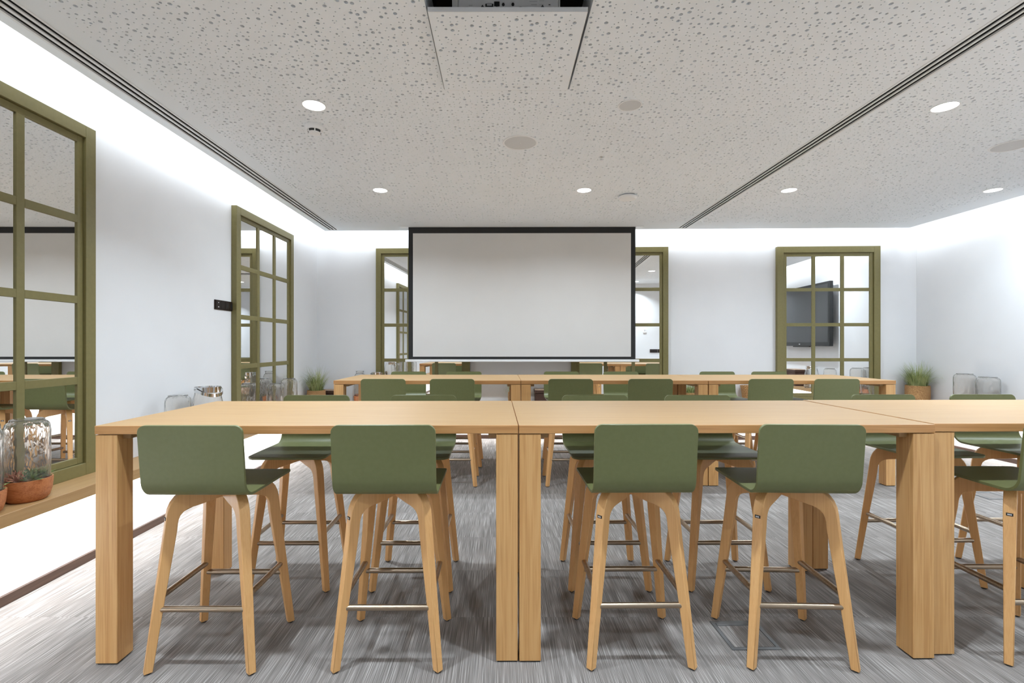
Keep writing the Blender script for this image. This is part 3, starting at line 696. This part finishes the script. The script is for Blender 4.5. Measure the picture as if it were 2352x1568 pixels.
terrarium((xl - 0.012, 2.375, LEDGE), 0.104, 0.335, 'glass terrarium cut by the left edge of the photo')
terrarium((xl, 3.84, LEDGE), 0.098, 0.345, 'ribbed-looking clear glass dome left of the chrome handled lantern')
terrarium((xl, 5.50, LEDGE), 0.10, 0.305, 'clear glass dome in front of the far left mirror, nearer one')
terrarium((xl, 5.86, LEDGE), 0.10, 0.335, 'clear glass dome in front of the far left mirror, beside the grass basket')
terrarium(onback(-2.05, 0.14, LEDGE), 0.088, 0.33, 'slim necked glass terrarium at the left end of the far tables', neck=0.055)
terrarium((5.87, 6.12, LEDGE), 0.118, 0.36, 'taller of two clear glass jars on the right ledge')
terrarium((5.872, 5.83, LEDGE), 0.122, 0.335, 'wider squat glass jar on the right ledge')
terrarium((5.87, 5.05, LEDGE), 0.11, 0.30, 'glass dome on the right ledge seen only in the mirror')
terrarium(onback(5.20, 0.18, LEDGE), 0.085, 0.27, 'small glass dome with orange bowl below the far right mirror')
def lantern(loc, r, h, label, rot=0):
    e = empty('glass_lantern', loc, rot)
    o = [(r*0.9, 0.0), (r, 0.02), (r*0.99, h*0.35), (r*0.90, h*0.65), (r*0.76, h*0.86), (r*0.72, h*0.93)]
    inn = [(a - 0.004, max(b, 0.006)) for a, b in o]
    MB().lathe(o + inn[::-1] , 40, close=True).build('glass_body', M['glass'], e, smooth=50)
    MB().lathe([(r*0.725, h*0.90), (r*0.755, h*0.90), (r*0.775, h), (r*0.745, h)], 40, close=True).build('chrome_rim', M['chrome'], e, smooth=50)
    hd = []
    for k in range(25):
        a = math.pi*k/24; ca, sa = math.cos(a), math.sin(a); R_ = r*0.84
        hd.append((R_*ca, -R_*sa*0.97, h*0.965 - 0.055*sa))
    mb = MB(); hh = 0.014
    for (a, b) in zip(hd[:-1], hd[1:]):
        for rr_, in ((0,),): pass
    vs_ = []; fs = []
    for p in hd:
        n_ = Vector((p[0], p[1], 0)).normalized()
        for dn, dz in ((0, -hh), (0.003, -hh), (0.003, hh), (0, hh)): vs_.append((p[0] + n_.x*dn, p[1] + n_.y*dn, p[2] + dz))
    for j in range(24):
        for k in range(4): fs.append((j*4+k, j*4+(k+1)%4, (j+1)*4+(k+1)%4, (j+1)*4+k))
    fs += [(3,2,1,0), (96,97,98,99)]
    mb.add(vs_, fs).build('chrome_handle', M['chrome'], e, smooth=40)
    for s_ in (-1, 1): MB().tube([(s_*r*0.74, 0, h*0.965), (s_*r*0.90, 0, h*0.965)], 0.007, 10).build('pivot_pin', M['chrome'], e, smooth=40)
    MB().lathe([(0.0, 0.006), (0.036, 0.006), (0.036, 0.10), (0.0, 0.10)], 24).build('candle', M['white'], e, smooth=40)
    tag(e, label, 'lantern', 'glass lanterns on the ledges')
lantern((xl, 4.23, LEDGE), 0.135, 0.475, 'clear glass lantern with chrome rim and drooping chrome handle', R(65))
lantern(onback(-1.80, 0.165, LEDGE), 0.10, 0.44, 'small glass lantern with metal handle left of the screen', R(20))
lantern((5.87, 4.45, LEDGE), 0.13, 0.42, 'glass lantern on the right ledge seen only in the mirror', R(-60))
def grass_pot(loc, r, h, gl, label, two=True, n=420, seed=1, droop=1.0, lim=(-9,9,-9,9)):
    e = empty('grass_basket', loc); rnd = random.Random(seed)
    zb = h*0.30
    if two:
        MB().lathe([(0.0, 0.0), (r*0.93, 0.0), (r*0.98, 0.01), (r, zb)], 40).build('brown_band', M['straw_dark'], e, smooth=40); z0 = zb
        MB().lathe([(r, zb), (r*1.01, h*0.7), (r*0.99, h), (r*0.94, h), (r*0.93, h*0.85), (0, h*0.85)], 40).build('straw_basket', M['straw'], e, smooth=40)
    else:
        MB().lathe([(0.0, 0.0), (r*0.85, 0.0), (r*0.97, 0.02), (r*1.04, h*0.55), (r, h), (r*0.94, h), (r*0.93, h*0.85), (0, h*0.85)], 40).build('straw_basket', M['straw'], e, smooth=40)
    mb = MB()
    for k in range(n):
        a = rnd.uniform(0, 2*math.pi); q = r*0.75*math.sqrt(rnd.random()); L = gl*rnd.uniform(0.55, 1.1); ln = rnd.uniform(0.05, 1.5)*droop
        a2 = a + rnd.uniform(-0.5, 0.5); d = Vector((math.cos(a2), math.sin(a2), 0)); s_ = Vector((-d.y, d.x, 0)); wd_ = 0.0026
        p = Vector((q*math.cos(a), q*math.sin(a), h*0.84)); vv = []; el = math.pi/2 - 0.12*ln
        for j in range(6):
            t_ = j/5; ww = wd_*(1 - t_**2*0.92); vv += [p - s_*ww, p + s_*ww]
            el -= 0.30*ln*(0.4 + t_*1.3); p = p + (d*math.cos(el) + Vector((0,0,math.sin(el))))*(L/5); p.x = min(max(p.x, lim[0]), lim[1]); p.y = min(max(p.y, lim[2]), lim[3])
        mb.add(vv, [(2*j, 2*j+1, 2*j+3, 2*j+2) for j in range(5)])
    gr = mb.build('grass_blades', M['leaf'], e); gr['kind'] = 'stuff'
    tag(e, label, 'potted grass', 'potted grasses on the ledges')
grass_pot((-2.585, 6.78, LEDGE), 0.122, 0.205, 0.38, 'green grass in a plain straw basket in the far left corner', two=False, n=300, seed=2, lim=(-0.14, 0.4, -0.5, 0.36))
grass_pot((5.86, 6.80, LEDGE), 0.140, 0.27, 0.37, 'bushy green grass in a two-tone straw basket in the far right corner', n=480, seed=3, lim=(-0.5, 0.155, -0.5, 0.205))
grass_pot(onback(2.70, 0.17, LEDGE), 0.095, 0.16, 0.26, 'tuft of grass showing behind the table legs right of the screen', two=False, n=240, seed=4, droop=1.6, lim=(-0.22, 0.5, -0.5, 0.08))
grass_pot(onback(0.20, 0.17, LEDGE), 0.09, 0.16, 0.22, 'tuft of grass hidden behind the middle legs of the far tables', two=False, n=160, seed=5, droop=1.5, lim=(-0.5, 0.26, -0.5, 0.12))
def crate(loc, W, D, h, rz, label):
    e = empty('storage_crate', loc, rz)
    MB().box(-W/2+0.008, W/2-0.008, -D/2+0.008, D/2-0.008, 0, h-0.05).build('crate_body', M['brown'], e, bevel=0.004)
    MB().box(-W/2, W/2, -D/2, D/2, h-0.05, h-0.008).build('crate_rim', M['brown'], e, bevel=0.004)
    MB().box(-W/2+0.003, W/2-0.003, -D/2+0.003, D/2-0.003, h-0.008, h).build('crate_lid', M['crate_top'], e, bevel=0.002)
    tag(e, label, 'crate', 'dark wicker crates')
crate(onback(0.66, 0.14, LEDGE), 0.34, 0.27, 0.20, -AB, 'dark brown crate with pale lid behind the middle of the far tables')
crate(onback(-2.475, 0.14, LEDGE), 0.24, 0.23, 0.185, -AB, 'dark brown crate beside the straw basket of grass')
crate((5.87, 3.86, LEDGE), 0.26, 0.46, 0.335, 0, 'dark brown crate on the right ledge seen only in the mirror')
e = empty('straw_tray', onback(3.58, 0.15, LEDGE)); MB().lathe([(0.0, 0.0), (0.10, 0.0), (0.125, 0.20), (0.14, 0.255), (0.132, 0.255), (0.118, 0.20), (0.09, 0.02), (0.0, 0.02)], 36).build('woven_bowl', M['straw'], e, smooth=40)
tag(e, 'straw woven bowl behind the far right table', 'basket')
# entrance bay behind the camera
d = empty('door_1', (-0.6, YA, 0), R(180)); d['kind'] = 'structure'; d['label'] = 'oak door of the entrance bay behind the camera'
MB().box(-0.45, 0.45, -0.05, 0, 0, 2.1).build('door_leaf', M['oak_z'], d, bevel=0.003); MB().tube([(0.36, -0.05, 1.0), (0.36, -0.10, 1.0), (0.25, -0.10, 1.0)], 0.01, 10).build('door_handle', M['steel'], d, smooth=40)
